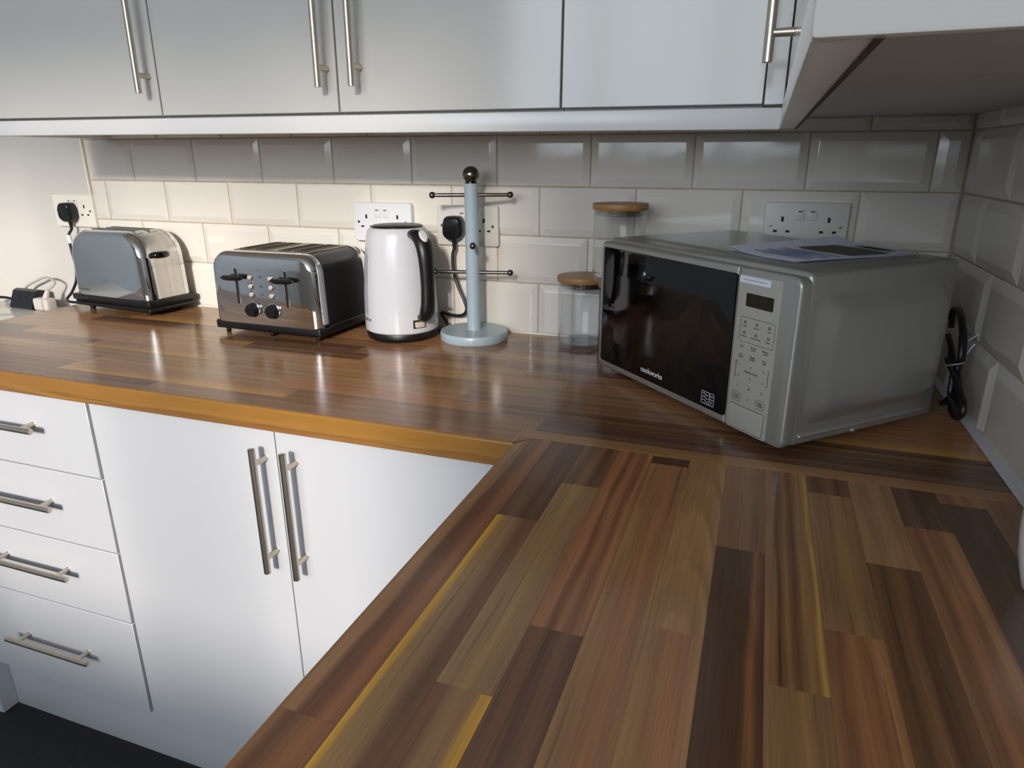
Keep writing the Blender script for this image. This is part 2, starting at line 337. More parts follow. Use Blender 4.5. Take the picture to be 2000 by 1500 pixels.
# front edging: rounded nose
r = .004; yy = YF-oy
prof = [(yy+.006, -TW), (yy+.001, -TW), (yy, -TW+.001)] + [(yy+r-r*math.cos(a), -r+r*math.sin(a)) for a in [math.pi/2*k/4 for k in range(4)]] + [(yy+.006, -.0003)]
loft('front_edging', [[(XW0+.003-ox, y, z+TW) for y, z in prof], [(XR-ox, y, z+TW) for y, z in prof]], M['edge'], wt, smooth=30)
def stave(root, poly, c, along, m, gap=.00012):
    """poly in world x-y, c = centre; local x runs across the stave, local y along it"""
    if along == 'y': loc = [(x-c[0], y-c[1]) for x, y in poly]; rz = 0
    else: loc = [((y-c[1]), -(x-c[0])) for x, y in poly]; rz = math.pi/2
    bm = bmesh.new()
    addloft(bm, [[(x, y, -.004) for x, y in loc], [(x, y, 0) for x, y in loc]])
    o = link('stave', fin(bm, smooth=0), m, root)
    o.location = Vector((c[0], c[1], Z0))-root.location; o.rotation_euler = (0, 0, rz if rz == 0 else math.pi/2)
    return o
def clip(poly, a, b, c):                      # keep a*x+b*y<=c
    out = []
    for p, q in zip(poly, poly[1:]+poly[:1]):
        dp, dq = a*p[0]+b*p[1]-c, a*q[0]+b*q[1]-c
        if dp <= 0: out.append(p)
        if dp*dq < 0:
            t = dp/(dp-dq); out.append((p[0]+(q[0]-p[0])*t, p[1]+(q[1]-p[1])*t))
    return out
ybs = [YF+.006] + [-.5455+.0465*k for k in range(12)] + [-.0065]
pool = ['tan', 'olive', 'tanred', 'redpurple', 'walnut', 'orange', 'tan', 'olivetan', 'yell', 'tan', 'figure', 'stripe', 'dark', 'tanred', 'mixdark']
fixed = {0: [(-1.30, 'redpurple'), (-.62, 'walnut')], 1: [(-1.553, 'redpurple'), (-1.0386, 'yell'), (-.60, 'walnut')], 2: [(-1.54, 'walnut'), (-1.1, 'tan'), (-.69, 'tanred'), (-.22, 'mixdark')],
         3: [(-1.7, 'tan'), (-1.25, 'olive'), (-.759, 'tan'), (-.3, 'walnut')], 7: [(-1.41, 'tan'), (-1.08, 'dark'), (-.7, 'walnut')], 8: [(-1.862, 'tanred'), (-1.55, 'dark'), (-.956, 'walnut'), (-.5, 'tan')]}
rnd = random.Random(11)
for i, (y0, y1) in enumerate(zip(ybs, ybs[1:])):
    if i in fixed:
        cuts = [c for c, _ in fixed[i]]; kinds = [k for _, k in fixed[i]]
        while cuts[-1] < -.25: cuts.append(min(-.0015, cuts[-1]+rnd.uniform(.3, .5))); kinds.append(rnd.choice(pool))
    else:
        cuts = [XW0+rnd.uniform(.12, .45)]; kinds = [rnd.choice(pool)]
        while cuts[-1] < -.2:
            cuts.append(cuts[-1]+rnd.uniform(.28, .52)); k = rnd.choice(pool)
            while k == kinds[-1]: k = rnd.choice(pool)
            kinds.append(k)
    cuts[-1] = -.0015; a = XW0+.003
    for c, k in zip(cuts, kinds):
        poly = [(a+.0001, y0+.0001), (c-.0001, y0+.0001), (c-.0001, y1-.0001), (a+.0001, y1-.0001)]
        if i == 0:
            # the mitre: front run stops at the 45 degree cut, then follows the joint
            A = clip(poly, 1, 0, XR); B = clip(clip(poly, -1, 0, -XR), 0, -1, -YM-.0003); B = clip(B, 1, -1, -.594-YM) if 0 else B
            parts = [p for p in (A, B) if len(p) > 2]
        else: parts = [poly]
        for p in parts:
            cx = (min(q[0] for q in p)+max(q[0] for q in p))/2; stave(wt, p, (cx, (y0+y1)/2), 'x', WD[k])
        a = c
wt2 = empty('worktop', (-.31, -1.1, Z0-TW), label='return worktop of wide wood staves, joined at right angles below the microwave', cat='worktop')
YE = -1.62
core2 = [(XR+.004, YE), (-.0015, YE), (-.0015, YM-.0005), (-.592, YM-.0005), (XR+.004, YF+.004)]
wpoly('core', core2, Z0-TW, Z0-.004, M['core'], wt2)
r = .003; xx = XR-wt2.location.x
prof = [(xx+.004, 0), (xx, .001)] + [(xx+r-r*math.cos(a), TW-r+r*math.sin(a)) for a in [math.pi/2*k/4 for k in range(5)]] + [(xx+.004, TW)]
M['edge2'] = wood('wood_edging_return', [(0, '#6d4a30'), (.4, '#8a6040'), (.7, '#7b5435'), (1, '#8f6540')], width=.04, axis='z', along='y', wav=.3, rough=.3, grain=.12)
loft('front_edging', [[(x, YF-wt2.location.y, z) for x, z in prof], [(x, YE-wt2.location.y, z) for x, z in prof]], M['edge2'], wt2, smooth=30)
xbs = [XR+.004, -.566] + [-.5195+.0465*k for k in range(11)] + [-.0015]
RET = [[(-1.103, 'edge0'), (YE, 'edge0b')], [(-.790, 'dark'), (-1.45, 'yelltan'), (YE, 'tan')], [(-.692, 'mixdark'), (-1.043, 'olivetan'), (-1.5, 'tanyell'), (YE, 'red')],
       [(-.957, 'red'), (-1.36, 'redpurple'), (YE, 'tan')], [(-.577, 'yell'), (-.60, 'darker'), (-1.3, 'tanred'), (YE, 'dark')], [(-.925, 'figure'), (-1.34, 'tanred'), (YE, 'olive')],
       [(-.777, 'walnut'), (-1.25, 'darkor'), (YE, 'tan')], [(-.962, 'stripe'), (-1.4, 'olive'), (YE, 'dark')], [(-.62, 'mixdark'), (-.88, 'olive'), (-1.3, 'orange'), (YE, 'tan')],
       [(-.76, 'tan'), (-1.2, 'mixdark'), (YE, 'red')], [(-.67, 'dark'), (-1.1, 'orange'), (YE, 'tan')], [(-.60, 'orange'), (-1.05, 'darker'), (YE, 'olive')], [(-.8, 'walnut'), (-1.3, 'dark'), (YE, 'tan')]]
for (x0, x1), col in zip(zip(xbs, xbs[1:]), RET):
    b = YM-.0003 if x0 > XR+.01 else YF
    for yb, k in col:
        top = b-.0001
        poly = [(x0+.0001, yb+.0001), (x1-.0001, yb+.0001), (x1-.0001, top), (x0+.0001, top)]
        if x0 < XR+.01 and b == YF: poly = [(x0, yb+.0001), (x1-.0001, yb+.0001), (x1-.0001, YM-.0003), (-.592, YM-.0003), (x0, YF)]
        stave(wt2, poly, ((x0+x1)/2, (yb+top)/2), 'y', WD[k]); b = yb
# short wedge of back-run laminate inside the mitre
wpoly('stave', [(XR+.0002, YF+.006), (XR+.0002, -.5457), (-.5922, -.5457), (-.5922, YM+.0002), (XR+.0002, YF+.0058)][:4], Z0-.0041, Z0-.0002, WD['walnut'], wt)

# ---------------------------------------------------------------- cabinets
def handle(parent, p0, p1, out, off=.030, inset=.032, r=.006):
    """bar handle: p0,p1 ends of the bar's line on the door face, out = outward direction"""
    p0, p1, n = Vector(p0), Vector(p1), Vector(out); d = (p1-p0).normalized()
    bm = bmesh.new(); addtube(bm, [p0+n*off, p0+n*off+d*.0005, p1+n*off-d*.0005, p1+n*off], [r*.85, r, r, r*.85], 14)
    for q in (p0+d*inset, p1-d*inset): addtube(bm, [q-n*.001, q+n*.0004, q+n*off], [.0068, .0052, .0046], 10)
    return link('handle', fin(bm), M['steel'], parent)
YB = -.578
def door(parent, name, x0, x1, y, z0, z1, m, th=.018):
    """front panel in local space of parent"""
    return box(name, x0, x1, y, y+th, z0, z1, m, parent, bev=.0012, seg=1)
# drawer unit
dx0, dx1 = -1.949, -1.4495
u = empty('drawer_cabinet', ((dx0+dx1)/2, -.29, 0), label='white base cabinet with four drawers and horizontal bar handles', cat='cabinet')
w = (dx1-dx0)/2
box('body', -w+.0005, w-.001, -.264, .285, .15, Z0-TW-.0005, M['carcass'], u)
dz = [-.043, -.2035, -.366, -.531, -.7605]; hz = [-.109, -.274, -.432, -.640]
for k in range(4):
    d = door(u, 'drawer', -w+.002, w-(.0055 if k in (0, 2, 3) else .004), -.2885, Z0+dz[k+1]+.0012, Z0+dz[k]-.0012, M['satin'])
    handle(d, (-1.815-u.location.x, -.2885, Z0+hz[k]-.001), (-1.573-u.location.x, -.2885, Z0+hz[k]-.001), (0, -1, 0))
u = empty('base_cabinet', (-1.04, -.29, 0), label='white two-door base cabinet with a pair of tall vertical bar handles', cat='cabinet')
box('body', -.4085, .41, -.264, .285, .15, Z0-TW-.0005, M['carcass'], u)
for s, a, b, hx in ((0, -.4065, .0005, -.0215), (1, .0028, .411, .0385)):
    d = door(u, 'door', a, b, -.2885, Z0-.7625, Z0-.043, M['satin'])
    handle(d, (hx, -.2885, Z0-.302), (hx, -.2885, Z0-.070), (0, -1, 0), inset=.028)
# return base units (fronts face the kitchen, hidden below the return worktop)
u = empty('base_cabinet', (-.31, -1.12, 0), label='white base cabinet under the return worktop, fronts turned away', cat='cabinet')
box('body', -.27, .305, -.49, .54, .15, Z0-TW-.0005, M['carcass'], u)
for a, b in ((-.488, -.001), (.001, .488)):
    d = box('door', -.289, -.271, a, b, .153, Z0-.043, M['satin'], u, bev=.0012, seg=1)
    hy = b-.04 if a < -.1 else a+.04
    handle(d, (-.289, hy, Z0-.302), (-.289, hy, Z0-.07), (-1, 0, 0))
tag(box('baseboard_back', -1.949, -.56, -.548, -.530, 0, .1495, M['satin'], bev=.001), kind='structure')
tag(box('baseboard_right', -.56, -.54, -1.6, -.549, 0, .1495, M['satin'], bev=.001), kind='structure')
tag(box('trim_2', -2.054, -1.951, -.585, -.02, 0, Z0-TW-.001, M['satin'], bev=.002), kind='structure')

tag(box('trim_7', -.6275, -.5995, -.5785, -.5605, .15, Z0-TW-.001, M['satin'], bev=.001), kind='structure')
tag(box('trim_8', -.5990, -.5805, -.6305, -.5790, .15, Z0-TW-.001, M['satin'], bev=.001), kind='structure')

# wall cabinets on the back wall (hung a touch out of level)
UR = .0078; PV = Vector((-.32, 0, .4435))
def up(x, y, z):                              # position on the slightly tilted cabinet run
    v = Vector((x, y, z))-PV
    return PV + Vector((v.x*math.cos(UR)+v.z*math.sin(UR), v.y, -v.x*math.sin(UR)+v.z*math.cos(UR))) + Vector((0, 0, Z0))
YU = -.308; UH = .72
units = [(-1.945, -1.4425, 'single wide white gloss wall cabinet over the two-slot toaster', ['r']),
         (-1.4405, -1.043, 'white gloss wall cabinet with its handle beside the next door, over the four-slot toaster', ['r']),
         (-1.041, -.6405, 'white gloss wall cabinet with its handle at the left edge, over kettle and mug tree', ['l']),
         (-.6385, -.3405, 'narrow plain white gloss wall cabinet without a handle, beside the corner', [])]
for x0, x1, lb, hs in units:
    cx = (x0+x1)/2; w = (x1-x0)/2
    u = empty('wall_cabinet', up(cx, -.16, .4435), ry=UR, label=lb, cat='cabinet')
    box('body', -w, w, -.127, .152, -.002, UH, M['carcass'], u)
    d = box('door', -w+.0005, w-.0005, YU+.16, YU+.178, .002, UH, M['gloss'], u, bev=.001, seg=1)
    if 'r' in hs: handle(d, (w-.0185, YU+.16, .040), (w-.0185, YU+.16, .272), (0, -1, 0))
    if 'l' in hs: handle(d, (-w+.0455, YU+.16, .040), (-w+.0455, YU+.16, .272), (0, -1, 0))
cpost = box('corner_post', -.3390, -.3125, YU-.001, YU+.05, Z0+.4445, Z0+1.16, M['gloss'], bev=.001, seg=1); cpost.name = 'trim_5'; tag(cpost, kind='structure')
pe = empty('trim_1', up(-1.13, YU, .4435), ry=UR, kind='structure')
box('pelmet', -.815, .8165, 0, .02, -.0325, -.0025, M['pelmet'], pe, bev=.0025)
box('pelmet_return', -.815, -.795, .0205, .300, -.0325, -.0025, M['pelmet'], pe, bev=.002)
# wall cabinets on the right wall
XD = -.311
for y0, y1, lb in ((-1.117, -.6615, 'end wall cabinet on the right wall, white end panel facing the room'), (-.6595, -.33, 'wall cabinet on the right wall above the microwave, next to the corner')):
    u = empty('wall_cabinet', (-.15, (y0+y1)/2, Z0+.441), label=lb, cat='cabinet'); h = (y1-y0)/2
    box('body', -.1415, .1475, -h-(.0125 if y0 < -1 else 0), h if y0 < -1 else -.0075-(y0+y1)/2, 0, .72, M['carcass'], u)
    d = box('door', XD+.15, XD+.168, -h+.001, h-.001, .003, .72, M['gloss'], u, bev=.001, seg=1)
    if y0 > -1: handle(d, (XD+.15, -.47-(y0+y1)/2, .040), (XD+.15, -.47-(y0+y1)/2, .272), (-1, 0, 0), off=.027)
    else:
        box('end_panel', -.1645, .1475, -h-.0205, -h-.0130, -.029, .72, M['gloss'], u, bev=.002)
        pass
t6 = tag(box('trim_6', -.3145, -.2920, -1.1295, YU+.002, Z0+.412, Z0+.4405, M['pelmet'], bev=.002), kind='structure')
box('raw_edge', -.2942, -.2912, -1.136, YU+.001, Z0+.4114, Z0+.4150, M['seam'], t6)

# ---------------------------------------------------------------- sockets
def socket(cx, cz, label, m, pw=.146, ph=.086, th=.009, rad=.004, y=-.0065, style='flat', used=()):
    s = empty('wall_socket', (cx, y, Z0+cz), label=label, cat='socket')
    slab('face_plate', rrect(-pw/2, pw/2, -ph/2, ph/2, rad), -th, 0, m, s, bev=.0022)
    f = -th
    for k, sx in ((0, -.0105), (1, .0105)):
        sw = box('switch', sx-.0075, sx+.0075, f-.0022, f+.001, .010, .030, m, s, bev=.001)
        box('switch_mark', sx-.004, sx+.004, f-.0026, f-.0018, .0255, .0275, M['hole'], sw)
    for k, sx in ((0, -.040), (1, .040)):
        for hx, hz, hw_, hh_ in ((0, .012, .0024, .0045), (-.011, -.010, .0036, .0021), (.011, -.010, .0036, .0021)):
            box('pin_hole', sx+hx-hw_, sx+hx+hw_, f-.0003, f+.001, hz-hh_, hz+hh_, M['hole'], s)
    for sx in (-.0603, .0603):
        lathe('screw', [(0, .0012), (.0028, .001), (.0032, 0), (.0032, -.001)], M['screw'], s, n=12, loc=(sx, f, 0), rot=(math.pi/2, 0, 0))
    return s
S1 = socket(-2.108, .240, 'cream double socket on the plain wall, black plug in one side', M['socket'], pw=.148, y=-.0005)
S2 = socket(-1.138, .236, 'raised white double socket with rounded corners behind the kettle', M['socket2'], pw=.150, th=.016, rad=.008)
S3 = socket(-.931, .233, 'double socket behind the mug tree with a square black plug', M['silver'])
S4 = socket(-.2487, .2515, 'empty silvery double socket above the microwave near the corner', M['silver'])

def plug(root, loc, s=1.0, m='black', rotz=0):
    """UK plug seen from the front: rounded square tapering to the flex at the bottom"""
    pts = [(-.019, .020), (-.012, .025), (.012, .025), (.019, .020), (.0225, .008), (.0225, -.012), (.016, -.022), (.006, -.026), (-.006, -.026), (-.016, -.022), (-.0225, -.012), (-.0225, .008)]
    P2 = [catmull([(x*s, 0, z*s) for x, z in pts+pts[:1]], 3)][0][:-1]
    rings = [[(p.x*k, y, p.z*k) for p in P2] for k, y in ((.92, 0), (1, -.004), (1, -.018), (.95, -.025), (.82, -.029))]
    o = loft('plug', rings, M[m], root, loc=loc, smooth=50)
    tube('strain_relief', [(0, -.012, -.024*s), (0, -.012, -.034*s), (0, -.0125, -.046*s)], [.006, .0048, .0036], M[m], o, 10)
    return o

# cord of the two-slot toaster
c = bp(125, 415, 'y', -.035); c1 = Vector((c.x, -.0098, c.z+Z0))
cd = empty('power_cord', c1, label='black plug and flex hanging down the plain wall to the two-slot toaster', cat='power cord')
plug(cd, (0, 0, 0))
pts = [Vector((c1.x, -.0225, c1.z-.045))] + [bp(a, b, 'y', y)+Vector((0, 0, Z0)) for a, b, y in ((134, 462, -.03), (140, 490, -.035), (148, 520, -.04), (149, 548, -.045), (141, 570, -.05), (133, 588, -.055))]
pts += [Vector((-2.068, -.035, Z0-.012)), Vector((-2.066, -.028, Z0-.03))]
tube('flex', [p-c1 for p in catmull(pts)], .0036, M['cable'], cd)
p = pts[1]-c1; tube('tag', [p+Vector((.0005, 0, .004)), p+Vector((.004, 0, -.018))], .0065, M['tag'], cd, 10)

# ---------------------------------------------------------------- toasters
def shell_ring(w, zb, h, rc, y, ins=0, n=7, taper=0):
    a, b, top = -w/2+ins, w/2-ins, h-ins; rc = max(rc-ins, .004); p = [(a+taper*0, zb), (b, zb)]
    p = [(b-.0, zb)] + [(b-taper-rc+rc*math.cos(math.pi/2*k/n), top-rc+rc*math.sin(math.pi/2*k/n)) for k in range(n+1)]
    p += [(a+taper+rc-rc*math.sin(math.pi/2*k/n), top-rc+rc*math.cos(math.pi/2*k/n)) for k in range(n+1)] + [(a, zb)]
    return [(x, y, z) for x, z in p]
def toaster_shell(root, name, w, zb, h, rc, y0, y1, m, rnd, taper=.004, bulge=.002):
    """end casing, rounded towards y0"""
    s = 1 if y1 > y0 else -1; rings = [shell_ring(w, zb, h, rc, y1, 0, taper=taper)]
    for k in range(7):
        a = math.pi/2*k/6; rings.append(shell_ring(w, zb, h, rc, y0+s*rnd*(1-math.sin(a)), rnd*(1-math.cos(a)), taper=taper))
    rings.append(shell_ring(w, zb, h, rc, y0-s*bulge, rnd+.012, taper=taper))
    return loft(name, rings, m, root, smooth=45)
def dark_slot(root, x0, x1, y0, y1, z, m_rim, rim=.0022, h=.0016):
    s = box('bread_slot', x0, x1, y0, y1, z-.004, z+.0004, M['slot'], root)
    bm = bmesh.new()
    addbox(bm, x0-rim, x1+rim, y0-rim, y0, z-.004, z+h); addbox(bm, x0-rim, x1+rim, y1, y1+rim, z-.004, z+h)
    addbox(bm, x0-rim, x0, y0, y1, z-.004, z+h); addbox(bm, x1, x1+rim, y0, y1, z-.004, z+h)
    link('slot_rim', fin(bm, smooth=0), m_rim, s)
    return s
# two-slot
t = empty('toaster', (-1.858, -.0835, Z0), rz=math.radians(-5), label='polished chrome two-slot toaster with a black base, at the end of the worktop', cat='toaster')
w, dp, h = .278, .128, .205
toaster_shell(t, 'front_casing', w, .040, h, .066, -dp/2, -dp/2+.034, M['chrome'], .022, bulge=.003)
toaster_shell(t, 'rear_casing', w, .040, h, .066, dp/2, dp/2-.020, M['chrome'], .014)
loft('body', [shell_ring(w-.001, .040, h-.0008, .066, -dp/2+.034, taper=.004), shell_ring(w-.001, .040, h-.0008, .066, dp/2-.020, taper=.004)], M['bsteel'], t, smooth=40)
for y in (-.019, .022): dark_slot(t, -.075, .085, y-.009, y+.009, h, M['bsteel'])
for k, (a, z0, z1) in enumerate(((.004, .012, .022), (.0015, .022, .026), (.006, .026, .042))):
    box('base', -w/2-a, w/2+a, -dp/2-a, dp/2+a, z0, z1, M['black'], t, bev=.004, seg=3)
for sx in (-1, 1):
    for sy in (-1, 1): lathe('foot', [(0, 0), (.006, 0), (.007, .004), (.007, .014)], M['black'], t, n=12, loc=(sx*(w/2-.03), sy*(dp/2-.02), 0))
lv = lathe('lever', [(0, -.014), (.010, -.012), (.013, -.006), (.013, .006), (.010, .012), (0, .014)], M['blackg'], t, n=20, loc=(w/2+.003, -.012, .150)); lv.scale = (1.1, 1.75, .62)
text('lettering', 'Russell Hobbs', .0072, M['ink'], t, (-.094, -dp/2-.0036, .056), shear=.2)

# four-slot
t = empty('toaster', (-1.3185, -.124, Z0), rz=math.radians(-1.5), label='chrome-fronted four-slot toaster with black sides, two levers and two knobs', cat='toaster')
w, dp, h = .282, .208, .184
toaster_shell(t, 'front_casing', w, .029, h, .040, -dp/2, -dp/2+.032, M['chrome'], .018, taper=.003, bulge=.0015)
toaster_shell(t, 'rear_casing', w, .029, h, .040, dp/2, dp/2-.028, M['chrome'], .016, taper=.003)
loft('body', [shell_ring(w-.003, .029, h-.0015, .040, -dp/2+.032, taper=.003), shell_ring(w-.003, .029, h-.0015, .040, dp/2-.028, taper=.003)], M['blacksteel'], t, smooth=40)
box('top_plate', -.1, .1, -.068, .080, h-.003, h+.0004, M['rack'], t, bev=.001, seg=1)
for x in (-.078, -.036, .028, .070):
    s = dark_slot(t, x-.0125, x+.0125, -.052, .066, h+.0004, M['rack'])
box('base', -w/2-.0005, w/2+.0005, -dp/2-.001, dp/2+.001, .012, .031, M['black'], t, bev=.004, seg=3)
for sx in (-1, 0, 1):
    for sy in (-1, 1): lathe('foot', [(0, 0), (.0045, 0), (.0055, .003), (.0055, .014)], M['black'], t, n=12, loc=(sx*(w/2-.018), sy*(dp/2-.016), 0))
yf = -dp/2-.0014
for x, lx in ((-.0665, -.0665), (.0645, .0645)):
    slab('lever_rim', rrect(x-.0052, x+.0052, .069, .153, .005, 4), yf-.0006, yf+.003, M['chrome'], t, bev=.0006)
    s = slab('lever_slot', rrect(x-.0026, x+.0026, .072, .150, .0025, 3), yf-.0009, yf+.003, M['slot'], t)
    lv = lathe('lever', [(0, -.006), (.012, -.0045), (.016, 0), (.012, .0045), (0, .006)], M['black'], t, n=24, loc=(lx, yf-.013, .1305)); lv.scale = (1.95, .8, .95)
    box('lever_stem', lx-.002, lx+.002, yf-.010, yf+.002, .128, .133, M['black'], t)
for x in (-.028, .0255):
    for z in (.132, .113, .095):
        b_ = lathe('button', [(.0078, -.001), (.0078, .0012), (.0068, .0022), (.0058, .0014), (.0055, .003), (.003, .0042), (0, .0045)], M['chrome'], t, n=20, loc=(x, yf, z), rot=(math.pi/2, 0, 0))
        lathe('button_lens', [(.0052, .003), (.004, .0044), (0, .005)], M['clearp'], b_, n=16)
    k_ = lathe('knob', [(.0155, -.001), (.0155, .002), (.0142, .003), (.0138, .012), (.0125, .014), (0, .0145)], M['black'], t, n=28, loc=(x, yf, .0615), rot=(math.pi/2, 0, 0))
    lathe('knob_ring', [(.0172, -.001), (.0172, .0016), (.0158, .0022), (.0152, .001)], M['chrome'], k_, n=28)
    box('knob_grip', -.0125, .0125, -.0012, .0012, .0142, .0165, M['black'], k_, bev=.0005)
for z in (.134, .113, .095):
    box('marking', -.0085, .0055, yf-.0004, yf+.001, z-.0004, z+.0004, M['ink'], t); box('marking', -.0018, -.0010, yf-.0004, yf+.001, z-.003, z+.0045, M['ink'], t)
text('lettering', 'TOAST', .004, M['ink'], t, (-.006, yf-.0002, .148))

# ---------------------------------------------------------------- kettle
kt = empty('kettle', (-1.052, -.108, Z0), label='white plastic jug kettle with a black handle, lid and base', cat='kettle')
lathe('power_base', [(0, 0), (.072, 0), (.0765, .004), (.078, .012), (.0765, .0175), (0, .018)], M['black'], kt, n=48)
KP = [(.0, .0182), (.0765, .0182), (.0795, .021), (.080, .03), (.0795, .06), (.0775, .11), (.0735, .16), (.069, .20), (.0655, .224), (.0625, .232), (.057, .2365), (.0, .2368)]
body = lathe('body', KP, M['kwhite'], kt, n=56, smooth=35)
lathe('lid', [(0, .2362), (.0545, .2362), (.0545, .2385), (.051, .2405), (0, .242)], M['black'], kt, n=40)
HA = math.radians(-33); hd = Vector((math.cos(HA), math.sin(HA), 0))
hp = [(.050, .222), (.066, .2255), (.086, .2235), (.103, .213), (.113, .192), (.1165, .16), (.1175, .125), (.1165, .095), (.111, .071), (.099, .0585), (.084, .0555), (.0745, .0575)]
hr = [.007, .013, .0165, .0175, .017, .0155, .0148, .0155, .0165, .014, .0085, .0035]
path = [hd*a+Vector((0, 0, b)) for a, b in hp]
cp = catmull(path, 3); rr = []
for i in range(len(cp)):
    f = i/3; k = min(int(f), len(hr)-2); rr.append(hr[k]+(hr[k+1]-hr[k])*(f-k))
tube('handle', cp, rr, M['black'], kt, 14, ry=.78)
bt = lathe('lid_button', [(0, -.004), (.007, -.003), (.009, 0), (.007, .003), (0, .004)], M['tbut'], kt, n=18, loc=hd*.1085+Vector((0, 0, .2255)), rot=(0, math.radians(48), HA)); bt.scale = (1.6, 1.0, 1.3)
def kr(z):
    for (r0, z0), (r1, z1) in zip(KP[1:], KP[2:]):
        if z0 <= z <= z1: return r0+(r1-r0)*(z-z0)/(z1-z0)
    return .07
lathe('water_gauge', [(kr(z)+.0009, z) for z in (.058, .08, .11, .14, .165, .182)], M['gauge'], kt, n=8, a0=math.radians(-142), a1=math.radians(-124))
sp = math.radians(-33+180)
loft('spout', [[Vector((math.cos(sp+a)*r_, math.sin(sp+a)*r_, z)) for a, r_, z in ((-.32, .060, z0), (-.12, o, z0), (0, o+.004, z0), (.12, o, z0), (.32, .060, z0), (0, .03, z0))] for z0, o in ((.196, .0695), (.215, .076), (.232, .083), (.2362, .084))], M['kwhite'], kt)
sw = math.radians(-35)
lathe('switch_recess', [(kr(z)+.0006, z) for z in (.031, .040, .049)], M['slot'], kt, n=8, a0=sw-.17, a1=sw+.17)
swo = box('power_switch', .078, .0875, -.010, .010, .0335, .0455, M['clearp'], kt, bev=.002, rot=(0, 0, sw))
for i, ch in enumerate('ECKER'):
    a = math.radians(-135+7.2*i*.62); rr_ = kr(.054-.0)+.0007
    text('lettering', ch, .0088, M['ink'], kt, (math.cos(a)*rr_, math.sin(a)*rr_, .046), rot=(math.pi/2, 0, a+math.pi/2), weight=.0002)
# kettle cord
c = bp(882, 446, 'y', -.04); c1 = Vector((c.x, -.0163, c.z+Z0))
cd = empty('power_cord', c1, label='rounded black plug in the socket behind the mug tree, flex curling to the kettle', cat='power cord')
plug(cd, (0, 0, 0), s=1.0)
pts = [Vector((c1.x, -.029, c1.z-.044))] + [bp(a, b, 'y', -.03)+Vector((0, 0, Z0)) for a, b in ((884, 500), (886, 530), (895, 560), (908, 590), (911, 606), (902, 616), (880, 615), (862, 611))] + [Vector((-.972, -.044, Z0+.014)), Vector((-.979, -.074, Z0+.009))]
tube('flex', [p-c1 for p in catmull(pts)], .0036, M['cable'], cd)
pts = [bp(a, b, 'z', .0045)+Vector((0, 0, Z0)) for a, b in ((862, 630), (868, 640), (878, 645))]

# ---------------------------------------------------------------- mug tree
mt = empty('mug_tree', (-.891, -.0815, Z0), label='pale blue-grey mug tree with a round base and steel ball-ended arms', cat='mug tree')
lathe('base', [(0, 0), (.072, 0), (.0735, .002), (.0735, .0165), (.0715, .019), (0, .0195)], M['blue'], mt, n=56)
lathe('post', [(.0145, .019), (.0145, .325), (0, .325)], M['blue'], mt, n=28)
lathe('finial', [(0, .358)] + [(.0172*math.sin(a), .3415+.0172*math.cos(a)) for a in [math.pi*k/14 for k in range(1, 12)]] + [(.0142, .3245), (0, .3245)], M['ball'], mt, n=28)
def sphere(bm, c, r, n=14):
    addlathe(bm, [(r*math.sin(math.pi*k/10), -r*math.cos(math.pi*k/10)) for k in range(11)], n, c)
for z, a, L_ in ((.302, 20, .080), (.206, -66, .062), (.144, 12, .080)):
    v = Vector((math.cos(math.radians(a)), math.sin(math.radians(a)), 0))
    ar = tube('arm', [v*-L_+Vector((0, 0, z)), v*L_+Vector((0, 0, z))], .0038, M['ball'], mt, 12)
    for s in (-1, 1):
        bm = bmesh.new(); sphere(bm, v*(s*L_)+Vector((0, 0, z)), .0068); link('arm_knob', fin(bm), M['ball'], ar)

# ---------------------------------------------------------------- storage jars
def jar(x, y, z, label):
    j = empty('storage_jar', (x, y, Z0+z), label=label, cat='jar', group='glass jars with bamboo lids')
    lathe('glass_body', [(.0485, .006), (.0495, .012), (.0495, .134), (.0475, .134), (.0475, .014), (.0455, .0105), (0, .010)], M['glass'], j, n=48)
    lathe('glass_base', [(0, .0003), (.044, .0003), (.0475, .002), (.0487, .006), (.046, .0095), (0, .0095)], M['glassb'], j, n=48)
    lathe('lid', [(0, .1345), (.0505, .1345), (.0525, .137), (.0525, .144), (.0515, .146), (0, .1462)], M['bamboo'], j, n=48)
    lathe('seal', [(.0465, .124), (.0473, .126), (.0465, .128), (.0473, .131), (.0465, .1345), (0, .1345), (0, .124)], M['sealg'], j, n=40)
    return j
jar(-.6565, -.0605, 0, 'glass jar with a bamboo lid standing alone beside the microwave')
jar(-.5615, -.1025, 0, 'lower glass jar of the stacked pair, tucked behind the microwave')
jar(-.5785, -.0985, .1463, 'upper glass jar of the stacked pair behind the microwave, bamboo lid on top')

# ---------------------------------------------------------------- microwave
R2 = 2**-.5; MW, MD = .4455, .297
mc = Vector((-.5853, -.2178, 0))+Vector((R2, -R2, 0))*MW/2+Vector((R2, R2, 0))*MD/2
mw = empty('microwave', (mc.x, mc.y, Z0), rz=-math.pi/4, label='silver microwave oven with a black glass door, set diagonally in the corner', cat='microwave')
X = lambda u_: u_-MW/2
yf = -MD/2; HM = .241
box('body', -MW/2+.0005, MW/2-.0005, yf+.016, MD/2, .012, HM, M['mw'], mw, bev=.007, seg=3)
def plateau(name, ax, o, a0, a1, b0, b1, hgt, cham, rad, m):
    """embossed panel; ax 'x': on the +x side (a=y,b=z), ax 'z': on top (a=x,b=y)"""
    rings = []
    c0, c1, d0, d1 = cham
    for k in (0, .25, .75, 1):
        e = k; hh_ = hgt*(.5-.5*math.cos(math.pi*k))
        pp = rrect(a0+c0*e, a1-c1*e, b0+d0*e, b1-d1*e, rad*(1-.25*e), 6)
        rings.append([(o+hh_, p, q) if ax == 'x' else (p, q, o+hh_) for p, q in pp])
    return loft(name, rings, m, mw, cap0=False, smooth=50)
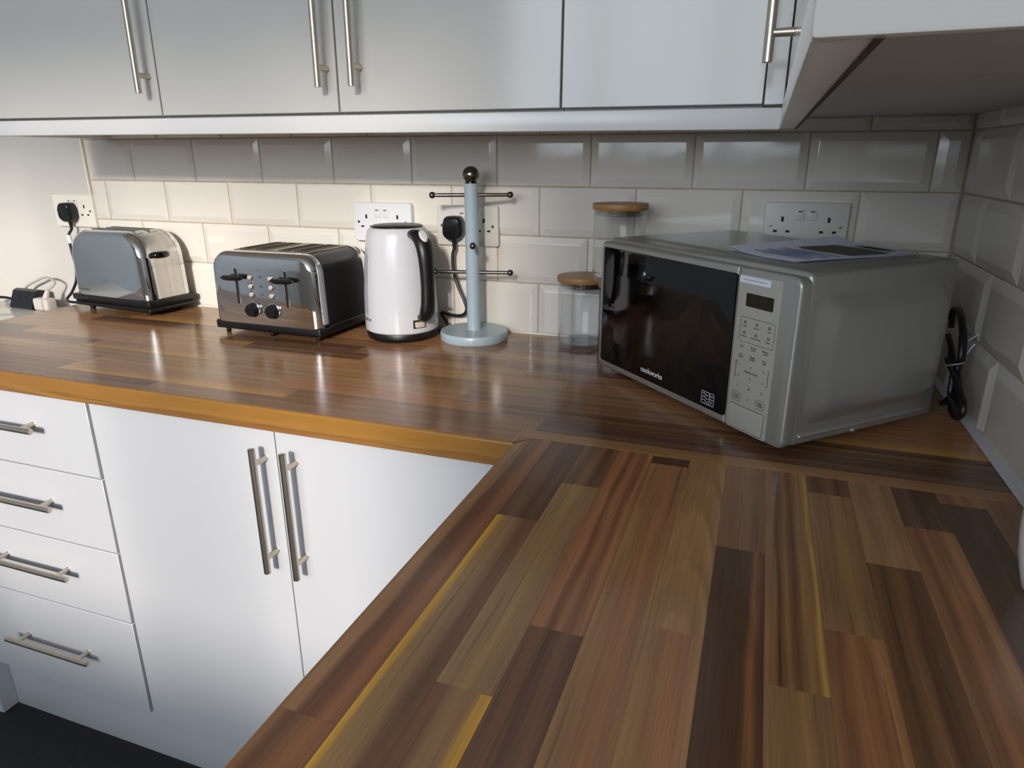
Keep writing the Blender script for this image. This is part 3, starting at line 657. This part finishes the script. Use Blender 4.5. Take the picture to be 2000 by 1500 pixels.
sx = MW/2-.0005
plateau('side_panel', 'x', sx-.0002, yf+.030, yf+.282, 0.040, .214, .015, (.030, .014, .024, .024), .024, M['mw'])
slab('side_ridge', rrect(-.122, .122, -.003, .003, .003, 4), -.0035, .001, M['mw'], mw, bev=.0025, loc=(sx, .0005, .026), rot=(0, 0, math.pi/2))
plateau('top_panel', 'z', HM-.0002, -MW/2+.030, MW/2-.030, yf+.045, MD/2-.022, .003, (.010, .010, .010, .010), .02, M['mw'])
lathe('screw', [(0, .0022), (.0025, .0018), (.0042, 0), (.0042, -.001)], M['chrome'], mw, n=14, loc=(sx, yf+.133, .016), rot=(0, math.pi/2, 0))
for a in (-1, 1):
    for b in (-1, 1): lathe('foot', [(0, 0), (.009, 0), (.010, .003), (.010, .0125)], M['black'], mw, n=14, loc=(a*(MW/2-.04), b*(MD/2-.05), 0))
# door
zt = .2355
def front_plate(name, x0, x1, rl, rr_, parent, m):
    n = 6; p = []
    for cx, cz, a, r in ((x1-rr_, zt-rr_, 0, rr_), (x0+rl, zt-rl, 90, rl), (x0+rl, .0105+rl, 180, rl), (x1-rr_, .0105+rr_, 270, rr_)):
        p += [(cx+r*math.cos(math.radians(a+90*k/n)), cz+r*math.sin(math.radians(a+90*k/n))) for k in range(n+1)]
    return slab(name, p, yf, yf+.0175, m, parent, bev=.005)
dr = front_plate('door', X(0), X(.3378), .008, .0012, mw, M['mw'])
g_ = slab('door_glass', rrect(X(.0105), X(.3372), .0225, .2265, .004, 4), yf-.0012, yf+.002, M['mwglass'], dr, bev=.0006)
slab('door_window', rrect(X(.05), X(.273), .064, .183, .010, 5), yf-.0014, yf+.002, M['mwmesh'], dr)
text('lettering', 'cookworks', .0128, M['winks'], dr, (X(.165), yf-.0016, .0385), weight=.00022)
def frame(name, x0, x1, z0, z1, t, m, parent, r=.002, y=None):
    bm = bmesh.new(); yy_ = yf-.0016 if y is None else y; o = rrect(x0, x1, z0, z1, r, 4); i_ = rrect(x0+t, x1-t, z0+t, z1-t, max(r-t, .0004), 4)
    A = [bm.verts.new((x, yy_, z)) for x, z in o]; B = [bm.verts.new((x, yy_, z)) for x, z in i_]; n = len(o)
    for k in range(n): bm.faces.new((A[k], A[(k+1) % n], B[(k+1) % n], B[k]))
    return link(name, fin(bm, smooth=0), m, parent)
lg = frame('symbol', X(.289), X(.316), .0285, .0475, .0007, M['winks'], dr)
box('symbol_line', X(.3057), X(.3062), yf-.0016, yf-.001, .029, .047, M['winks'], lg); box('symbol_line', X(.306), X(.3155), yf-.0016, yf-.001, .0377, .0383, M['winks'], lg)
for k in range(3):
    z = .033+k*.005
    bm = bmesh.new()
    pp = [Vector((X(.2915)+.012*i/12, yf-.0014, z+.0016*math.sin(2*math.pi*i/12))) for i in range(13)]; addtube(bm, pp, .0004, 4); link('symbol_wave', fin(bm), M['winks'], lg)
text('lettering', '700W', .0034, M['winks'], lg, (X(.3108), yf-.0016, .0428)); text('lettering', 'E', .006, M['winks'], lg, (X(.3108), yf-.0016, .0332))
# control panel
cp_ = front_plate('control_panel', X(.3398), X(.4455), .0012, .012, mw, M['mw'])
slab('panel_face', rrect(X(.3425), X(.4165), .0125, .2275, .003, 4), yf-.0008, yf+.002, M['mwp'], cp_, bev=.0004)
F = yf-.0011
slab('display', rrect(X(.358), X(.4055), .1866, .2042, .0008, 2), F-.0002, yf, M['disp'], cp_)
text('lettering', '88:88', .0125, M['seg'], cp_, (X(.3817), F-.0004, .1953))
st = slab('sticker', rrect(X(.3432), X(.3975), .2165, .2255, .0005, 2), F-.0002, yf, M['sticker'], cp_)
text('lettering', 'Remove protective film before use', .0030, M['sink'], st, (X(.3705), F-.0004, .2213))
frame('icon_frame', X(.352), X(.413), .138, .172, .0005, M['ink'], cp_, .003, F)
cxs = (.3605, .3815, .4035)
for row, words, ic in ((.1655, ('Potato', 'Popcorn', 'Pizza'), 'o*~'), (.1515, ('Beverage', 'Frozen Dinner', 'Reheat'), 'u!%')):
    for cx, wv, i_ in zip(cxs, words, ic):
        lathe('icon', [(.0011, 0), (.0021, 0)], M['ink'], cp_, n=10, loc=(X(cx), F, row-.0005), rot=(math.pi/2, 0, 0), smooth=0)
        text('lettering', wv, .0028, M['ink'], cp_, (X(cx), F, row-.0055), weight=.00005)
for row, words in ((.1315, ('Clock', 'Kitchen\nTimer', 'Memory\nCook')), (.1185, ('Time\nDefrost', 'Weight\nDefrost', 'Power\nLevel'))):
    for cx, wv in zip((.3585, .380, .4015), words): text('lettering', wv, .0031, M['ink'], cp_, (X(cx), F, row), weight=.00008)
for k, ch in enumerate('1234567890'):
    cx = (.3575, .3795, .4025)[k % 3] if k < 9 else .3795; text('lettering', ch, .0046, M['ink'], cp_, (X(cx), F, (.1055, .0905, .0755)[k//3] if k < 9 else .0605), weight=.00008)
text('lettering', 'EXPRESS COOK', .0036, M['ink'], cp_, (X(.3800), F, .0982), weight=.00008)
for x0, d in ((.3515, 1), (.4105, -1)):
    bm = bmesh.new(); addbox(bm, X(x0)-.00025, X(x0)+.00025, F-.0001, yf, .088, .110); addbox(bm, X(x0)+min(0, d*.0022), X(x0)+max(0, d*.0022), F-.0001, yf, .1096, .1101); addbox(bm, X(x0)+min(0, d*.0022), X(x0)+max(0, d*.0022), F-.0001, yf, .0879, .0884)
    link('bracket', fin(bm, smooth=0), M['ink'], cp_)
for cx, wv in ((.3575, 'STOP\nCLEAR'), (.4015, 'START\n+30SEC')):
    frame('key_outline', X(cx)-.0082, X(cx)+.0082, .0535, .0665, .0005, M['ink'], cp_, .0035, F); text('lettering', wv, .0034, M['ink'], cp_, (X(cx), F, .060), weight=.0001)
slab('open_button', rrect(X(.3475), X(.4105), .0155, .0480, .003, 4), yf-.0022, yf, M['mwp'], cp_, bev=.0008)
frame('button_gap', X(.3468), X(.4112), .0148, .0487, .0006, M['ink'], cp_, .0034, F)

# leaflet on the microwave
lf = empty('leaflet', mw.matrix_basis @ Vector((X(.33), yf+.155, HM+.003)), rz=-math.pi/4-.08, label='printed white leaflet lying curled on top of the microwave', cat='leaflet')
def sheet(name, hx, hy, z0, curl, m, parent, n=14, th=.0004, px=0, py=0):
    bm = bmesh.new(); V = []
    for s in (0, 1):
        for i in range(n+1):
            for j in range(n+1):
                a, b = -1+2*i/n, -1+2*j/n
                z = z0+curl*max(0, -a-.2)**2*(1+.4*b)+curl*.45*max(0, b-.5)**2+.0006*math.sin(3*a+2*b)+s*th+.0008
                V.append(bm.verts.new((px+hx*a, py+hy*b, z)))
    N_ = (n+1)**2; I = lambda s, i, j: V[s*N_+i*(n+1)+j]
    for i in range(n):
        for j in range(n):
            bm.faces.new((I(1, i, j), I(1, i+1, j), I(1, i+1, j+1), I(1, i, j+1))); bm.faces.new((I(0, i, j), I(0, i, j+1), I(0, i+1, j+1), I(0, i+1, j)))
    for i in range(n):
        for j in (0, n): bm.faces.new((I(0, i, j), I(0, i+1, j), I(1, i+1, j), I(1, i, j)))
        for j in (0, n): bm.faces.new((I(0, j, i), I(0, j, i+1), I(1, j, i+1), I(1, j, i)))
    return link(name, fin(bm), m, parent)
sheet('page', .068, .104, 0, .003, M['paper'], lf)
s2 = sheet('page', .068, .104, .0012, .011, M['paper'], lf); s2.rotation_euler = (0, 0, .03)
sheet('printed_picture', .047, .036, .0024, .0009, M['photo'], s2, px=.012, py=.030)
for k in range(5): sheet('printed_line', .045 if k % 2 else .052, .0012, .0026, .0011, M['pink'], s2, n=6, px=.012, py=-.03-.013*k)
for k in range(2): sheet('printed_line', .03, .0014, .0026, .0011, M['ink'], s2, n=6, px=.02, py=.088-.008*k)

# bundled flex behind the microwave
cb = empty('power_cord', (-.034, -.275, Z0), label='coiled black flex held by a white twist tie behind the microwave', cat='power cord')
def cpt(a, b, x): return bp(a, b, 'x', x)+Vector((0, 0, Z0))-Vector(cb.location)
loops = [((1858, 640), (1862, 608), (1874, 606), (1883, 650), (1880, 700), (1872, 720), (1868, 760), (1872, 800), (1866, 811), (1857, 800), (1860, 760), (1862, 715), (1856, 690)),
         ((1856, 620), (1866, 603), (1878, 630), (1878, 690), (1870, 722), (1875, 770), (1877, 806), (1870, 816), (1861, 808), (1856, 770), (1862, 725), (1858, 680), (1852, 655)),
         ((1850, 700), (1858, 720), (1868, 745), (1880, 780), (1882, 800), (1877, 812), (1866, 803), (1854, 780), (1846, 785), (1840, 788))]
for i, lp in enumerate(loops):
    tube('flex', catmull([cpt(a, b, -.030-.006*i) for a, b in lp], 5), .0042, M['cable'], cb)
tube('twist_tie', [cpt(1845, 714, -.048), cpt(1866, 712, -.046), cpt(1882, 709, -.03), cpt(1884, 706, -.020)], .0010, M['tie'], cb, 6)
tube('twist_tie', [cpt(1882, 698, -.022), cpt(1904, 672, -.012)], .0010, M['tie'], cb, 6)
tube('twist_tie', [cpt(1884, 670, -.022), cpt(1911, 653, -.012)], .0010, M['tie'], cb, 6)

# ---------------------------------------------------------------- left end: lower white top, extension lead
ap = empty('appliance', (-2.365, -.305, 0), label='white appliance with a flat glossy top, set lower beside the worktop end', cat='appliance')
box('body', -.29, .29, -.28, .28, .0, Z0-.062, M['appl'], ap, bev=.006)
box('top', -.3, .3025, -.3, .3, Z0-.064, Z0-.036, M['appl'], ap, bev=.005, seg=3)
AZ = -.036
e0 = bp(30, 592, 'z', AZ); e1 = bp(82, 597, 'z', AZ)
ex = empty('extension_lead', (-2.345, -.045, Z0+AZ), rz=math.radians(-4), label='short black extension socket block with a pale plug in one end, by the wall', cat='extension lead')
loft('body', [[(x, y, z) for y, z in ((-.022, 0), (-.026, .004), (-.006, .050), (.004, .054), (.022, .050), (.028, 0))] for x in (-.018, .082)], M['ext'], ex, smooth=30)
for x in (.012, .045):
    for dx_, dz_ in ((0, .034), (-.009, .018), (.009, .018)): box('pin_hole', x+dx_-.003, x+dx_+.003, -.024+dz_*.4-.004, -.018+dz_*.4, dz_-.002, dz_+.002, M['hole'], ex)
tube('flex', catmull([(-.017, -.002, .018), (-.06, -.008, .024), (-.11, -.02, .022), (-.15, -.03, .008), (-.2, -.02, .0042)]), .004, M['cable'], ex)
pc = empty('power_cord', (-2.229, -.058, Z0+AZ), label='pale grey plug and looping flex in the black extension block', cat='power cord')
bm = bmesh.new(); addbox(bm, -.030, .028, -.018, .014, .0005, .036, .007, 3); link('plug', fin(bm), M['wplug'], pc)
box('plug_ridge', .008, .013, -.020, -.016, .004, .032, M['gcable'], pc, bev=.001)
tube('strain_relief', [(.004, 0, .034), (.010, .003, .050), (.013, .004, .058)], [.009, .007, .0045], M['wplug'], pc, 10)
pts = [Vector((.013, .004, .056))] + [bp(a, b, 'y', y)+Vector((0, 0, Z0))-Vector(pc.location) for a, b, y in ((107, 553, -.04), (98, 544, -.035), (86, 542, -.03), (70, 549, -.03), (55, 557, -.03), (45, 566, -.03))]
pts += [Vector((-.17, .035, .04)), Vector((-.2, .04, .0042))]
tube('flex', catmull(pts), .0034, M['gcable'], pc)

# rounded white jar close to the right wall, only its side shows at the frame edge
cj = empty('ceramic_jar', (-.045, -.760, Z0), label='small rounded white ceramic jar on the return worktop by the tiled right wall', cat='jar')
lathe('body', [(.6*r_, .6*z_) for r_, z_ in [(0, 0), (.034, 0), (.037, .003), (.0445, .03), (.0510, .06), (.0550, .09), (.0565, .12), (.0550, .15), (.0495, .18), (.042, .196), (.040, .200), (0, .200)]], M['plate'], cj, n=56)
lathe('lid', [(.6*r_, .6*z_) for r_, z_ in [(0, .2), (.041, .2), (.0425, .203), (.040, .209), (.022, .216), (.008, .219), (.007, .224), (.011, .230), (.010, .236), (0, .239)]], M['plate'], cj, n=48)
